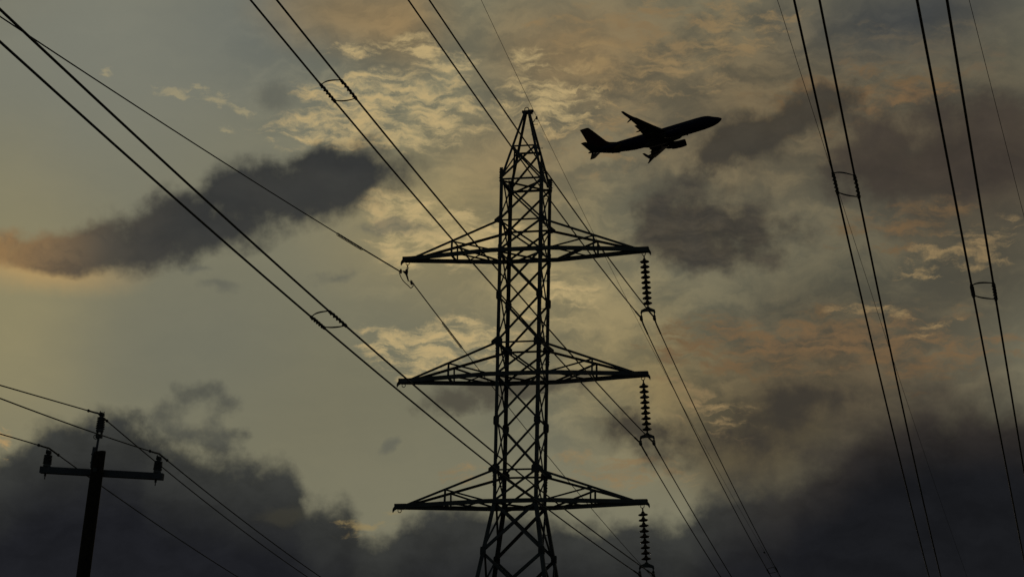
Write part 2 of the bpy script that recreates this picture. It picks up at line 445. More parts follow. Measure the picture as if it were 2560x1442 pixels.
# spiral spacers
def spacer(fl, fr, a0, a1, b0, b1, label, rw, turns=5):
    e = empty('spiral_spacer', TM, label, 'spacer', 'spiral spacers on the twin conductors')
    for fp, v0, v1 in ((fl, a0, a1), (fr, b0, b1)):
        b = coil(fp, v0, v1, turns, rw+.007, .0105, .002, 6, 12)
        for k in range(2):
            vv = v0 if k == 0 else v1
            b.tube([fp(vv-.05), fp(vv+.05)], rw+.009, 8)
        b.build('helical_grip', RODM, e, True)
    for va, vb, sg in ((a0, b0, 1), (a1, b1, -1)):
        P0 = fl(va); P1 = fr(vb); b = MB(); dv = Vector((0, sg*.12, 0)); du = (P1-P0)
        pk = []
        for k in range(19):
            t = k/18
            bul = math.sin(math.pi*min(1, t*1.25))**.8 if t < .8 else 0
            pk.append(bez(P0, P0+du*.25+dv*(1.1), P1-du*.45+dv*(1.05 if sg > 0 else .9), P1+dv*(.35), t)+Vector((0, 0, .012)))
        for q in (0, 1):
            b.tube([p+Vector((0, .018*q*math.sin(math.pi*i/18), .016*q*math.sin(math.pi*i/18))) for i, p in enumerate(pk)], .0078, 6)
        b.build('cross_loop', RODM, e, True)
    return e
W_ = lambda ph, u: (lambda v: Vector((u, v, zwire(ph, v))))
spacer(W_(2, 3.38), W_(2, 3.75), -29.60, -30.30, -29.68, -30.42, 'spiral spacer loop joining the middle pair of wires, left of the pylon top', .0155)
spacer(W_(3, 3.38), W_(3, 3.75), -29.66, -30.28, -29.74, -30.54, 'spiral spacer loop joining the lowest pair of wires, left of the pylon', .0155)
spacer(W_(1, 3.38), W_(1, 3.75), 31.15, 30.35, 30.75, 29.95, 'small distant spacer joining the top pair of wires near the bottom edge', .0155)
spacer(fD[0], fD[1], -26.16, -26.92, -26.45, -27.24, 'spiral spacer loop joining the inner pair of thick wires on the right', .0178)
spacer(fE[0], fE[1], -26.10, -26.62, -26.15, -26.92, 'spiral spacer loop joining the outermost pair of thick wires at the right edge', .0178)

# ------------------------------------------------------------------ wooden distribution pole
HB = .15
dl = Vector((math.sin(HB), math.cos(HB), 0))
zb_ = Vector((.697, 0, 10.9)); PL = zb_.length; zb_.normalize()
yb = (dl-zb_*dl.dot(zb_)).normalized(); xb = yb.cross(zb_)
PM = Matrix((( xb.x, yb.x, zb_.x, -8.94), (xb.y, yb.y, zb_.y, 47.6), (xb.z, yb.z, zb_.z, 0), (0, 0, 0, 1)))
pole = empty('utility_pole', PM, 'leaning dark wooden utility pole with one level crossarm', 'utility pole')
b = MB(); rings = []
for k in range(40):
    f = k/39; r = .175+(.126-.175)*f
    rings.append([Vector((r*(1+.03*math.sin(3*a+f*5)+.012*math.sin(11*a+f*9))*math.cos(a), r*(1+.03*math.sin(3*a+f*5)+.012*math.sin(11*a))*math.sin(a), f*PL-.3*(k == 0)+.03*math.cos(a)*(k == 39))) for a in [TAU*j/22 for j in range(22)]])
b.loft(rings); b.build('pole_shaft', WOOD, pole, True)
AZ = 10.53; AY = .126+.062
b = MB(); b.box((.035, AY, AZ), (1.295, 0, 0), (0, .058, 0), (0, 0, .068)); arm = b.build('crossarm', ARMM, pole, bev=.008)
b = MB(); b.tube([(0, -.16, AZ), (0, AY+.09, AZ)], .013, 8); b.box((0, -.15, AZ), (.04, 0, 0), (0, .006, 0), (0, 0, .04)); b.build('through_bolt', STEEL2, pole)
b = MB()
b.box((-.10, -.02, PL-.12), (.035, 0, 0), (0, .045, 0), (0, 0, .21)); b.tube([(-.075, 0, PL-.06), (-.062, 0, PL+.30)], .024, 10)
for z in (-.22, -.05): b.lathe([(.018, 0), (.018, .03)], Matrix.Translation((-.135, 0, PL+z)) @ Matrix.Rotation(-math.pi/2, 4, 'Y'), 6)
b.build('pole_top_bracket', ARMM, pole)

def post_insulator(x, y, z, hgt, label, pin):
    e = empty('pin_insulator', PM @ Matrix.Translation((x, y, z)), label, 'insulator', 'insulators on the wooden pole')
    nsh = 7; prof = [(.0, 0), (.075, 0), (.08, .02), (.078, .035)]; h0 = .055; pt = (hgt-.095-h0)/nsh
    for k in range(nsh):
        zz = h0+k*pt; R_s = .094-.001*k; rc = .064-.002*k
        prof += [(rc, zz), (R_s-.006, zz+.004), (R_s, zz+.010), (R_s-.006, zz+.017), (rc+.006, zz+pt*.62), (rc, zz+pt*.9)]
    prof += [(.038, hgt-.085), (.036, hgt-.06), (0, hgt-.06)]
    b = MB(); b.lathe(prof, None, 24); b.build('shed_stack', POLY, e, True)
    b = MB()
    b.box((0, 0, hgt-.035), (.03, 0, 0), (0, .085, 0), (0, 0, .022)); b.box((0, 0, hgt-.062), (.048, 0, 0), (0, .045, 0), (0, 0, .014))
    for s_ in (-1, 1): b.tube([(.03*s_, .03*s_, hgt-.07), (.03*s_, .03*s_, hgt+.02)], .01, 6)
    b.build('wire_clamp', STEEL2, e)
    b = MB()
    if pin:
        b.tube([(-.01, 0, -.14), (-.01, 0, -.19)], .026, 6); b.tube([(-.01, 0, -.14), (-.01, 0, -.255)], .012, 6)
        b.build('mounting_stud', STEEL2, e)
    else:
        for s_ in (-1, 1): b.box((.045*s_, 0, -.03), (.014, 0, 0), (0, .03, 0), (0, 0, .06))
        b.box((0, 0, -.10), (.062, 0, 0), (0, .04, 0), (0, 0, .03))
        b.tube([(-.055+.045*math.cos(a), -.03, -.115+.045*math.sin(a)) for a in [TAU*k/12 for k in range(13)]], .009, 6)
        b.build('clevis', STEEL2, e)
    return e
post_insulator(-1.135, AY, AZ+.068, .345, 'ribbed grey insulator on the left end of the wooden pole crossarm', True)
post_insulator(1.19, AY, AZ+.068, .345, 'ribbed grey insulator on the right end of the wooden pole crossarm', True)
post_insulator(-.055, 0, PL+.42, .40, 'ribbed grey insulator standing above the wooden pole top', False)
def dist_wire(px, py, pz, near, far, label):
    b = MB(); pts = []
    for v in [-42+1.*k for k in range(42)]+[-.4, -.2, 0, .2, .4]+[1.*k for k in range(1, 46)]:
        z = poly(near, v) if v <= 0 else poly(far, v)
        pts.append((px+dl.x*v, py+dl.y*v, z+CAM_H))
    b.tube(pts, .0125, 8); o = b.build('distribution_wire', ALU, None, True); tag(o, label, 'power line', 'wires carried by the wooden pole')
    i = 42; c = []
    for k in range(7):
        v = -.6+.2*k; z = poly(near, v) if v <= 0 else poly(far, v); c.append((px+dl.x*v, py+dl.y*v, z+CAM_H))
    b = MB(); b.tube(c, .019, 8); 
    for j in (0, -1): b.lathe([(.03, -.02), (.03, .02)], Matrix.Translation(c[j]) @ Matrix.Rotation(math.pi/2, 4, 'X'), 8)
    b.build('tie_wrap', ALU, o, True)
dist_wire(-8.327, 47.6, 10.096, (0, .000029, .123484, 10.095928), (.001237, -.051588, 10.101368), 'thin wire over the top insulator of the wooden pole, highest of three')
dist_wire(-9.271, 47.6, 9.359, (0, -.002061, .094975, 9.358859), (.001035, -.040286, 9.363912), 'thin wire over the left crossarm insulator of the wooden pole')
dist_wire(-7.049, 47.6, 9.291, (0, .001321, .107999, 9.29222), (.0011, -.036702, 9.29849), 'thin wire over the right crossarm insulator of the wooden pole')

# ------------------------------------------------------------------ airliner
JM = Matrix(((.9445568897, .22167278578, -.24222604763, 57.35), (-.21205412262, .97506527315, .06542753375, 638.7108751), (.25068970971, -.01043499477, .96801124977, 223.8086094+CAM_H), (0, 0, 0, 1)))
JM = JM @ Matrix.Translation((.60, 0, 0)) @ Matrix.Diagonal((1.016, 1, 1, 1))
jet = empty('passenger_jet', JM, 'dark blue twin engine airliner climbing to the right above the pylon', 'airplane')
SEC = [(-.02, -.33, -.38, .03), (-.15, -.12, -.60, .28), (-.45, .08, -.86, .56), (-1.0, .38, -1.18, .90), (-1.7, .66, -1.44, 1.18), (-2.3, .92, -1.60, 1.38), (-2.9, 1.24, -1.70, 1.54), (-3.5, 1.52, -1.78, 1.66), (-4.3, 1.72, -1.86, 1.78), (-5.4, 1.84, -1.93, 1.85), (-7, 1.88, -1.96, 1.88),
       (-12, 1.88, -1.96, 1.88), (-18, 1.88, -1.96, 1.88), (-23.5, 1.88, -1.96, 1.88), (-25.5, 1.88, -1.82, 1.87), (-27.5, 1.88, -1.52, 1.80), (-29.5, 1.88, -1.12, 1.66), (-31.5, 1.87, -.64, 1.44), (-33.5, 1.83, -.12, 1.15), (-35.5, 1.74, .42, .80), (-37, 1.62, .80, .48), (-38, 1.48, 1.02, .26), (-38.3, 1.36, 1.12, .10)]
def fus_ring(x, t, bt, w, n=32):
    zc = (t+bt)/2; h_ = (t-bt)/2
    return [Vector((x, w*math.cos(TAU*k/n), zc+h_*math.sin(TAU*k/n))) for k in range(n)]
def lerp_sec(x):
    for a, b_ in zip(SEC, SEC[1:]):
        if a[0] >= x >= b_[0]:
            f = (a[0]-x)/(a[0]-b_[0]); return [p+(q-p)*f for p, q in zip(a, b_)]
    return SEC[-1]
xs = sorted(set([s_[0] for s_ in SEC]+[-.07, -.28, -.7]), reverse=True)
b = MB(); b.loft([fus_ring(x, *lerp_sec(x)[1:]) for x in xs])
fus = b.build('fuselage', NAVY, jet, True)
def band(x0, x1, m, name, z_cut, grow=.012):
    """livery band that follows the rear fuselage skin"""
    b = MB(); rr = []
    for k in range(13):
        x = x0+(x1-x0)*k/12; _, t, bt, w = lerp_sec(x); rr.append([p for p in fus_ring(x-z_cut*0, t+grow, bt-grow, w+grow)])
    n = len(rr[0])
    for R in rr:
        for p in R: p.x -= z_cut*(p.z-.3)
    b.loft(rr, False); return b.build(name, m, fus, True)
band(-28.6, -30.3, YELP, 'livery_band', -.9); band(-30.3, -34.2, REDP, 'livery_band', -.9, .013)
b = MB(); b.loft([[Vector((x, w*math.cos(TAU*k/20), z+hh*math.sin(TAU*k/20))) for k in range(20)] for x, w, hh, z in ((-11.6, .3, .1, -1.8), (-12.6, 1.5, .5, -1.75), (-14, 1.95, .72, -1.62), (-17, 2.05, .78, -1.6), (-20, 1.95, .72, -1.62), (-21.8, 1.4, .5, -1.72), (-23.2, .3, .12, -1.8))])
b.build('belly_fairing', GREYP, jet, True)
def airfoil(le, te, y, z, th, n=9):
    top = []; bot = []
    for k in range(n):
        s_ = .5-.5*math.cos(math.pi*k/(n-1)); t = 5*th*(.2969*math.sqrt(s_)-.126*s_-.3516*s_**2+.2843*s_**3-.1036*s_**4)*(le-te)
        x = le+(te-le)*s_; top.append(Vector((x, y, z+t*1.1))); bot.append(Vector((x, y, z-t*.9)))
    return top+bot[-2:0:-1]
def foil_dir(le, te, c, nrm, th, n=9):
    """aerofoil section in the plane of x and the thickness direction nrm"""
    out = []; R = airfoil(le, te, 0, 0, th, n); nrm = Vector(nrm)
    return [Vector((p.x, c[0], c[1]))+Vector((0, nrm[0], nrm[1]))*p.z for p in R]
def eng_ring(x, r, z, y, flat=1., n=24):
    return [Vector((x, y+r*math.cos(TAU*k/n), z+(r*math.sin(TAU*k/n) if math.sin(TAU*k/n) > 0 else r*flat*math.sin(TAU*k/n)))) for k in range(n)]
for sy in (1, -1):
    b = MB()
    b.loft([airfoil(le, te, sy*y, z, th) for le, te, y, z, th in ((-12.6, -20.95, .6, -1.42, .13), (-13.5, -20.95, 1.9, -1.34, .14), (-15.6, -20.75, 5.6, -.94, .12), (-18.2, -21.7, 10.6, -.32, .11), (-21.55, -23.35, 17.0, .62, .10))])
    wing = b.build('wing', GREYP, jet, True)
    b = MB()
    b.loft([foil_dir(le, te, (sy*y, z), (sy*-math.sin(a), math.cos(a)), .09) for le, te, y, z, a in ((-21.55, -23.35, 17.0, .62, .1), (-21.95, -23.5, 17.3, .76, .6), (-22.5, -23.8, 17.55, 1.15, 1.15), (-23.5, -24.55, 17.78, 2.1, 1.35), (-24.5, -25.15, 17.95, 3.2, 1.4))])
    b.build('winglet', NAVY, wing, True)
    b = MB(); b.loft([foil_dir(le, te, (sy*y, z), (sy*math.sin(a), math.cos(a)), .09) for le, te, y, z, a in ((-22.0, -23.5, 17.05, .62, .3), (-22.9, -23.9, 17.4, .2, .9), (-23.9, -24.4, 17.65, -.32, 1.0))])
    b.build('lower_winglet', NAVY, wing, True)
    for y, x0, z in ((3.6, -18.2, -1.5), (6.9, -18.6, -1.12), (10.2, -19.6, -.72)):
        b = MB(); b.loft([[Vector((x0-dx, sy*y+r*.6*math.cos(TAU*k/10), z+dz+r*math.sin(TAU*k/10))) for k in range(10)] for dx, r, dz in ((0, .03, .1), (.6, .2, 0), (1.8, .28, -.05), (3.0, .2, -.1), (3.7, .04, -.12))]); b.build('flap_track_fairing', GREYP, wing, True)
    b = MB()
    b.loft([airfoil(le, te, sy*y, z, .10) for le, te, y, z in ((-20.7, -21.9, 2.2, -1.45), (-20.55, -21.5, 5.6, -1.1), (-21.5, -22.3, 10.6, -.45), (-22.3, -22.95, 13.2, -.08))])
    b.build('flap', GREYP, wing, True)
    yE = sy*4.83
    b = MB()
    b.loft([eng_ring(x, r, -2.28, yE, .93) for x, r in ((-12.35, .70), (-11.75, .80), (-11.5, .90), (-11.6, 1.0), (-12.3, 1.09), (-13.3, 1.12), (-14.6, 1.02), (-15.7, .82), (-15.72, .70), (-14.9, .62))])
    eng = b.build('engine', NAVY, jet, True)
    b = MB(); b.loft([eng_ring(x, r, -2.28, yE) for x, r in ((-14.8, .6), (-15.8, .58), (-16.8, .36), (-17.4, .05))]); b.build('exhaust_cone', DARKM, eng, True)
    b = MB(); b.loft([eng_ring(x, r, -2.28, yE) for x, r in ((-12.1, .05), (-12.45, .2), (-12.5, .72), (-12.6, .72))]); b.build('fan', DARKM, eng, True)
    b = MB(); b.prism([(x, yE, z) for x, z in ((-12.9, -1.25), (-15.2, -.86), (-18.6, -1.15), (-17.2, -1.75), (-15.6, -1.7), (-13.2, -1.5))], (0, .36, 0)); b.build('pylon', GREYP, eng)
    b = MB(); b.loft([airfoil(le, te, sy*y, z, .09) for le, te, y, z in ((-33.6, -37.4, .3, 1.05), (-34.5, -37.7, 1.4, 1.17), (-37.45, -38.95, 7.0, 1.86), (-37.9, -38.95, 7.2, 1.89))]); b.build('tailplane', GREYP, jet, True)
b = MB()
def fin_sec(z, le, te, th): return [Vector((p.x, p.z, z)) for p in airfoil(le, te, 0, 0, th)]
b.loft([fin_sec(z, le, te, th) for z, le, te, th in ((1.5, -27.6, -37.2, .02), (2.0, -29.8, -37.3, .035), (2.6, -31.8, -37.45, .08), (3.2, -32.6, -37.6, .09), (6, -34.6, -38.3, .09), (8.55, -36.45, -39.0, .09), (8.7, -36.9, -39.05, .06))])
fin = b.build('tail_fin', REDP, jet, True)
b = MB(); b.loft([[Vector((p.x, p.y*1.06, p.z)) for p in fin_sec(z, le, te, th)] for z, le, te, th in ((5.2, -34.02, -36.0, .13), (7.6, -35.72, -37.2, .13))]); b.build('livery_stripe', ORAP, fin, True)
for x, z in ((-10.2, -2.05), (-31.5, -.8), (-19.5, 2.0)):
    b = MB(); b.prism([(x, 0, z-.22*(1 if z < 0 else -1)), (x-.3, 0, z-.22*(1 if z < 0 else -1)), (x-.45, 0, z+.1*(1 if z < 0 else -1)), (x+.15, 0, z+.1*(1 if z < 0 else -1))], (0, .04, 0)); b.build('blade_antenna', DARKM, fus)
# faint name on the forward fuselage, wrapped round the skin of the near side
tcu = bpy.data.curves.new('lettering', 'FONT'); tcu.body = 'Southwest'; tcu.size = 1.9; tcu.align_x = 'LEFT'
tob = bpy.data.objects.new('tmp_lettering', tcu); COL.objects.link(tob)
dg = bpy.context.evaluated_depsgraph_get(); tme = bpy.data.meshes.new_from_object(tob.evaluated_get(dg)); bpy.data.objects.remove(tob)
wdt = max(v.co.x for v in tme.vertices)
for v in tme.vertices:
    x = -14.6+v.co.x*(8.6/wdt); z = .35+v.co.y*.72; yy = 1.88*math.sqrt(max(.01, 1-(z/1.9)**2))+.02
    v.co = (x, -yy, z)
tme.materials.clear(); tme.materials.append(LETP)
lo = bpy.data.objects.new('lettering', tme); COL.objects.link(lo); lo.parent = fus

# ------------------------------------------------------------------ sky
SKY = {'base': [(None, (122, 119, 98), 1), ((-10.131, 20.728, 9.549, 6.207, 0.0206), (123, 124, 112), 0.9),
          ((-6.603, 21.361, 3.438, 3.151, 0.0206), (110, 113, 105), 0.8), ((-11.881, 14.025, 3.629, 5.348, 0.0206), (148, 138, 102), 0.7),
          ((-11.133, 15.065, 3.056, 0.764, 0.1079), (182, 150, 98), 0.8), ((-1.282, 16.661, 4.966, 3.151, 0.0206), (158, 142, 100), 0.75),
          ((1.151, 14.802, 4.011, 3.151, 0.0206), (146, 133, 98), 0.75), ((3.538, 12.92, 3.438, 3.151, 0.0206), (140, 124, 86), 0.75),
          ((5.932, 19.374, 8.117, 5.348, 0.0206), (104, 91, 70), 0.85), ((9.817, 21.607, 5.348, 1.91, 0.0206), (70, 72, 71), 1),
          ((11.4, 17.805, 5.73, 4.584, 0.0206), (66, 58, 51), 1), ((7.59, 14.804, 5.348, 2.674, 0.0206), (86, 82, 68), 0.9),
          ((11.236, 15.658, 3.247, 2.674, 0.0206), (82, 77, 64), 0.8), ((8.215, 13.188, 6.112, 2.483, 0.0206), (88, 74, 57), 0.7),
          ((-3.992, 12.376, 6.112, 3.151, 0.0206), (116, 113, 92), 0.7), ((-7.516, 13.643, 4.011, 3.151, 0.0206), (112, 112, 97), 0.7),
          ((6.436, 12.069, 4.393, 2.387, 0.0206), (82, 72, 55), 0.9), ((5.501, 11.314, 2.196, 1.623, 0.0206), (86, 76, 57), 0.8),
          ((-4.469, 21.667, 2.674, 1.337, 0.0206), (130, 112, 82), 0.8), ((-2.886, 21.358, 2.196, 1.814, 0.0206), (140, 117, 82), 0.75),
          ((1.254, 20.8, 3.629, 2.292, 0.0206), (134, 113, 81), 0.75), ((-0.06, 18.025, 2.865, 2.196, 0.0206), (136, 118, 88), 0.5)],
 'ca': 0.9652449302137701,
 'centre': (0.0, 15.15),
 'cool': (0.66, 0.7, 0.76),
 'edge': [(0.0, 0.5387), (0.0647, 0.5598), (0.0835, 0.5935), (0.1059, 0.62), (0.1337, 0.6417), (0.1451, 0.6526), (0.1754, 0.6549), (0.1916, 0.6192),
          (0.2175, 0.5969), (0.2518, 0.5785), (0.2859, 0.5739), (0.3135, 0.5567), (0.3262, 0.5183), (0.335, 0.5009), (0.3554, 0.5009), (0.366, 0.482),
          (0.375, 0.4472), (0.387, 0.4402), (0.4037, 0.4649), (0.4239, 0.4859), (0.4546, 0.4979), (0.506, 0.4903), (0.5573, 0.4789), (0.5881, 0.4673),
          (0.6222, 0.4824), (0.6409, 0.4734), (0.6562, 0.5145), (0.6767, 0.5502), (0.7039, 0.5701), (0.7244, 0.5819), (0.7484, 0.625), (0.7758, 0.6718),
          (0.8067, 0.7222), (0.8409, 0.7523), (0.8813, 0.7544), (0.9345, 0.7396), (1.0, 0.7156)],
 'edge_range': (-13.486817316483412, 13.746052635141805, 4.0, 16.0),
 'layers': [{'amp': 3.6,
             'blobs': [(5.891, 13.968, 3.151, 1.05, 0.23), (8.229, 13.944, 3.151, 1.146, 0.2649), (10.347, 13.619, 2.483, 0.955, 0.1602),
                       (4.479, 13.875, 1.91, 0.955, 0.0206), (9.313, 16.657, 2.674, 0.859, 0.1602), (7.378, 19.629, 3.151, 1.241, 0.3348),
                       (9.77, 19.836, 2.483, 0.764, 0.3348)],
             'cap': 0.8,
             'col': (120, 96, 68),
             'col2': (108, 88, 62),
             'hi': 1.35,
             'k': 0.9,
             'lo': 0.3,
             'noise': 'rip',
             'warp': 'w'},
            {'amp': 4.6,
             'blobs': [(2.526, 21.094, 3.629, 1.432, -0.0667), (3.995, 20.81, 2.96, 1.432, 0.0206), (5.169, 21.646, 2.865, 0.955, 0.0206),
                       (2.059, 18.912, 2.578, 1.337, 0.0206), (10.972, 16.042, 2.005, 0.764, 0.23), (9.573, 15.849, 1.241, 0.43, 0.1951),
                       (8.148, 14.654, 0.716, 0.325, 0.0206), (9.033, 14.637, 0.859, 0.325, -0.2412), (9.996, 14.239, 0.859, 0.325, 0.1951),
                       (2.144, 11.005, 2.101, 0.573, 0.0206), (3.266, 10.733, 1.623, 0.525, 0.0206), (4.758, 12.355, 2.196, 0.812, -0.4681),
                       (-1.126, 10.705, 1.05, 0.325, 0.0206)],
             'cap': 0.8,
             'col': (156, 132, 92),
             'col2': (130, 110, 80),
             'cut': 0.45,
             'hi': 1.5,
             'k': 0.85,
             'lo': 0.4,
             'noise': 'rip',
             'warp': 'w'},
            {'amp': 4.6,
             'blobs': [(-4.922, 18.715, 1.91, 0.668, -0.119), (-3.298, 19.26, 2.483, 1.05, 0.1079), (-1.932, 19.119, 2.292, 0.955, 0.0206),
                       (-3.803, 19.761, 1.814, 0.668, 0.0206), (-2.274, 20.672, 1.623, 0.477, -0.1888), (-1.579, 20.363, 1.146, 0.573, 0.0206),
                       (-4.038, 20.744, 1.05, 0.334, 0.0206), (-2.613, 16.239, 1.623, 0.859, 0.0206), (-2.146, 16.636, 1.623, 0.859, 0.0206),
                       (-3.12, 17.031, 1.528, 0.573, 0.0206), (-0.885, 16.194, 1.814, 1.241, 0.0206), (-2.156, 13.867, 1.91, 0.716, 0.0206),
                       (-2.523, 13.474, 1.241, 0.621, 0.0206), (-0.734, 13.906, 1.719, 0.955, 0.0206), (1.148, 14.993, 1.337, 1.146, 0.0206),
                       (1.076, 19.661, 1.91, 1.241, 0.0206), (0.371, 20.787, 0.668, 0.477, 0.0206)],
             'cap': 0.85,
             'cn': 'rip',
             'col': (206, 183, 130),
             'col2': (186, 163, 116),
             'cut': 0.5,
             'hi': 1.6,
             'k': 1,
             'lo': 0.25,
             'noise': 'rip',
             'warp': 'w'},
            {'amp': 4.0,
             'blobs': [(10.083, 20.851, 1.91, 0.668, 0.1951), (8.362, 20.963, 1.623, 0.573, 0.1951), (11.208, 20.426, 1.432, 0.573, 0.0206)],
             'cap': 0.8,
             'col': (100, 91, 75),
             'hi': 1.4,
             'k': 0.7,
             'lo': 0.35,
             'noise': 'rip',
             'warp': 'w'},
            {'amp': 4.0,
             'blobs': [(-7.654, 19.411, 1.146, 0.306, 0.0206), (-6.489, 19.2, 0.573, 0.286, 0.0206), (-9.882, 19.888, 0.334, 0.239, 0.0206),
                       (-7.038, 18.694, 0.573, 0.191, 0.0206)],
             'col': (165, 152, 116),
             'hi': 1.1,
             'k': 0.6,
             'lo': 0.35,
             'noise': 'rip',
             'warp': 'w'},
            {'amp': 2.4,
             'blobs': [(-3.912, 17.62, 2.387, 1.194, 0.1951), (-5.522, 17.118, 3.056, 1.337, 0.2999), (-7.115, 16.606, 3.151, 1.289, 0.3348),
                       (-8.967, 16.018, 3.151, 0.955, 0.23), (-10.618, 15.62, 2.865, 0.716, 0.1253), (-11.889, 15.336, 2.483, 0.668, 0.0904),
                       (-4.78, 17.677, 2.292, 0.859, 0.2999)],
             'cap': 1.2,
             'col': (52, 53, 52),
             'col2': (60, 60, 57),
             'grad': [(-11.000270667051659, -7.272392675070316, (86, 80, 69)), (-12.464662502972688, -9.333509918514581, (146, 116, 78))],
             'hi': 1.18,
             'k': 1,
             'lo': 0.0,
             'mod': 0.06,
             'noise': 'bil',
             'warp': 's'},
            {'amp': 3.0,
             'blobs': [(4.576, 17.016, 2.483, 1.814, -0.1539), (3.811, 16.493, 1.719, 1.146, 0.0206), (5.624, 16.439, 2.005, 1.05, 0.0206)],
             'cn': 'rip',
             'col': (58, 55, 50),
             'col2': (74, 68, 58),
             'hi': 1.2,
             'k': 0.95,
             'lo': 0.08,
             'mod': 0.14,
             'noise': 'bil',
             'warp': 's'},
            {'amp': 3.2,
             'blobs': [(6.411, 19.083, 2.578, 1.241, 0.3697), (5.445, 18.623, 1.814, 0.764, 0.3348), (7.471, 19.439, 1.432, 0.668, 0.1951)],
             'col': (57, 54, 48),
             'col2': (68, 63, 54),
             'hi': 1.25,
             'k': 0.95,
             'lo': 0.08,
             'mod': 0.12,
             'noise': 'bil',
             'warp': 'w'},
            {'amp': 3.0,
             'blobs': [(8.593, 18.185, 2.196, 1.432, 0.0206), (10.292, 18.224, 3.247, 1.91, 0.0206), (11.808, 18.814, 2.101, 1.337, 0.0206)],
             'col': (58, 52, 47),
             'col2': (72, 64, 55),
             'hi': 1.3,
             'k': 0.9,
             'lo': 0.1,
             'mod': 0.1,
             'noise': 'bil',
             'warp': 'w'},
            {'amp': 2.0,
             'blobs': [(-0.892, 12.614, 2.196, 0.573, 0.1079), (0.803, 12.84, 2.005, 0.525, 0.073)],
             'col': (76, 72, 62),
             'hi': 0.9,
             'k': 0.85,
             'lo': 0.12,
             'noise': 'bil',
             'warp': 'w'},
            {'amp': 2.4,
             'blobs': [(3.917, 11.497, 1.814, 0.812, 0.0206), (2.885, 11.916, 1.241, 0.525, 0.0206), (6.72, 12.541, 1.719, 0.764, 0.0206),
                       (5.874, 11.598, 1.623, 0.859, 0.0206)],
             'col': (58, 54, 48),
             'hi': 1.1,
             'k': 0.9,
             'lo': 0.1,
             'noise': 'bil',
             'warp': 'b'},
            {'amp': 2.0,
             'blobs': [(-5.832, 19.568, 0.859, 0.621, 0.0206), (-2.241, 16.585, 1.05, 0.382, 0.0206), (-3.387, 16.45, 0.955, 0.382, 0.1079),
                       (-6.838, 14.96, 0.859, 0.286, 0.0206), (-7.234, 15.318, 0.764, 0.229, 0.0206), (-4.203, 15.321, 0.955, 0.267, 0.1951),
                       (-2.737, 11.373, 0.382, 0.191, 0.7187)],
             'col': (90, 91, 83),
             'hi': 1.0,
             'k': 0.6,
             'lo': 0.15,
             'noise': 'bil',
             'warp': 'b'},
            {'amp': 3.4,
             'blobs': [(-8.168, 12.048, 0.907, 0.764, 0.3697), (-7.261, 12.378, 0.812, 0.497, 0.1951), (-6.64, 12.058, 0.668, 0.325, 0.3697),
                       (-6.193, 11.481, 0.42, 0.325, 0.0206), (-7.763, 11.408, 1.814, 0.716, 0.0206), (-6.834, 11.311, 1.241, 0.573, 0.0206)],
             'col': (70, 71, 66),
             'hi': 1.5,
             'k': 0.8,
             'lo': 0.2,
             'mod': 0.08,
             'noise': 'bil',
             'warp': 'b'}],
 'over': [{'amp': 4.5,
           'blobs': [(-3.094, 9.542, 1.146, 0.344, 0.3697), (-3.556, 9.49, 0.764, 0.191, 0.0206)],
           'col': (150, 130, 86),
           'hi': 1.4,
           'k': 0.6,
           'lo': 0.3},
          {'amp': 4.0, 'blobs': [(-11.723, 10.951, 0.325, 0.382, 0.2824)], 'col': (190, 152, 98), 'hi': 1.2, 'k': 0.7, 'lo': 0.3}],
 'soft_az': (3.546191708899913, 9.082654196279686),
 'thin': [(-5.271, 9.582, 1.241, 0.477, 0.2824), (-7.382, 11.191, 1.05, 0.382, 0.0206)],
 'veil': [(3.509, 20.15, 8.594, 4.584, 0.0206), (8.792, 18.65, 7.639, 5.348, 0.0206), (7.756, 13.478, 7.639, 3.629, 0.0206),
          (1.135, 15.852, 5.73, 4.775, 0.0206), (-3.344, 20.49, 4.297, 3.151, 0.0206), (2.595, 13.008, 3.82, 2.865, 0.0206)],
 'warm': (1.28, 1.22, 1.12)}
world = bpy.data.worlds.new('World'); sc.world = world; world.use_nodes = True
nt = world.node_tree; nt.nodes.clear(); LK = nt.links.new
def nd(t, **kw):
    n = nt.nodes.new(t)
    for k, v in kw.items(): setattr(n, k, v)
    return n
def setin(sock, v):
    if hasattr(v, 'is_output'): LK(v, sock)
    else: sock.default_value = v
def math_(op, a, b=0., c=0., clamp=False):
    n = nd('ShaderNodeMath', operation=op, use_clamp=clamp)
    for s_, v in zip(n.inputs, (a, b, c)): setin(s_, v)
    return n.outputs[0]
def vmath(op, a, b=(0, 0, 0), scale=None):
    n = nd('ShaderNodeVectorMath', operation=op); setin(n.inputs[0], a); setin(n.inputs[1], b)
    if scale is not None: setin(n.inputs['Scale'], scale)
    return n.outputs[0]
def sstep(v, a, b, lo=0., hi=1.):
    n = nd('ShaderNodeMapRange', interpolation_type='SMOOTHSTEP'); setin(n.inputs['Value'], v)
    for k, x in (('From Min', a), ('From Max', b), ('To Min', lo), ('To Max', hi)): setin(n.inputs[k], x)
    return n.outputs['Result']
def mix(f, a, b, blend='MIX'):
    n = nd('ShaderNodeMix', data_type='RGBA', blend_type=blend); n.clamp_factor = True
    setin(n.inputs[0], f); setin(n.inputs[6], a if hasattr(a, 'is_output') else (*a, 1)); setin(n.inputs[7], b if hasattr(b, 'is_output') else (*b, 1))
    return n.outputs[2]
def noise(vec, scale, detail, rough=.55, lac=2., dist=0.):
    n = nd('ShaderNodeTexNoise', noise_dimensions='3D'); LK(vec, n.inputs['Vector'])
    for k, v in (('Scale', scale), ('Detail', detail), ('Roughness', rough), ('Lacunarity', lac), ('Distortion', dist)): n.inputs[k].default_value = v
    return n
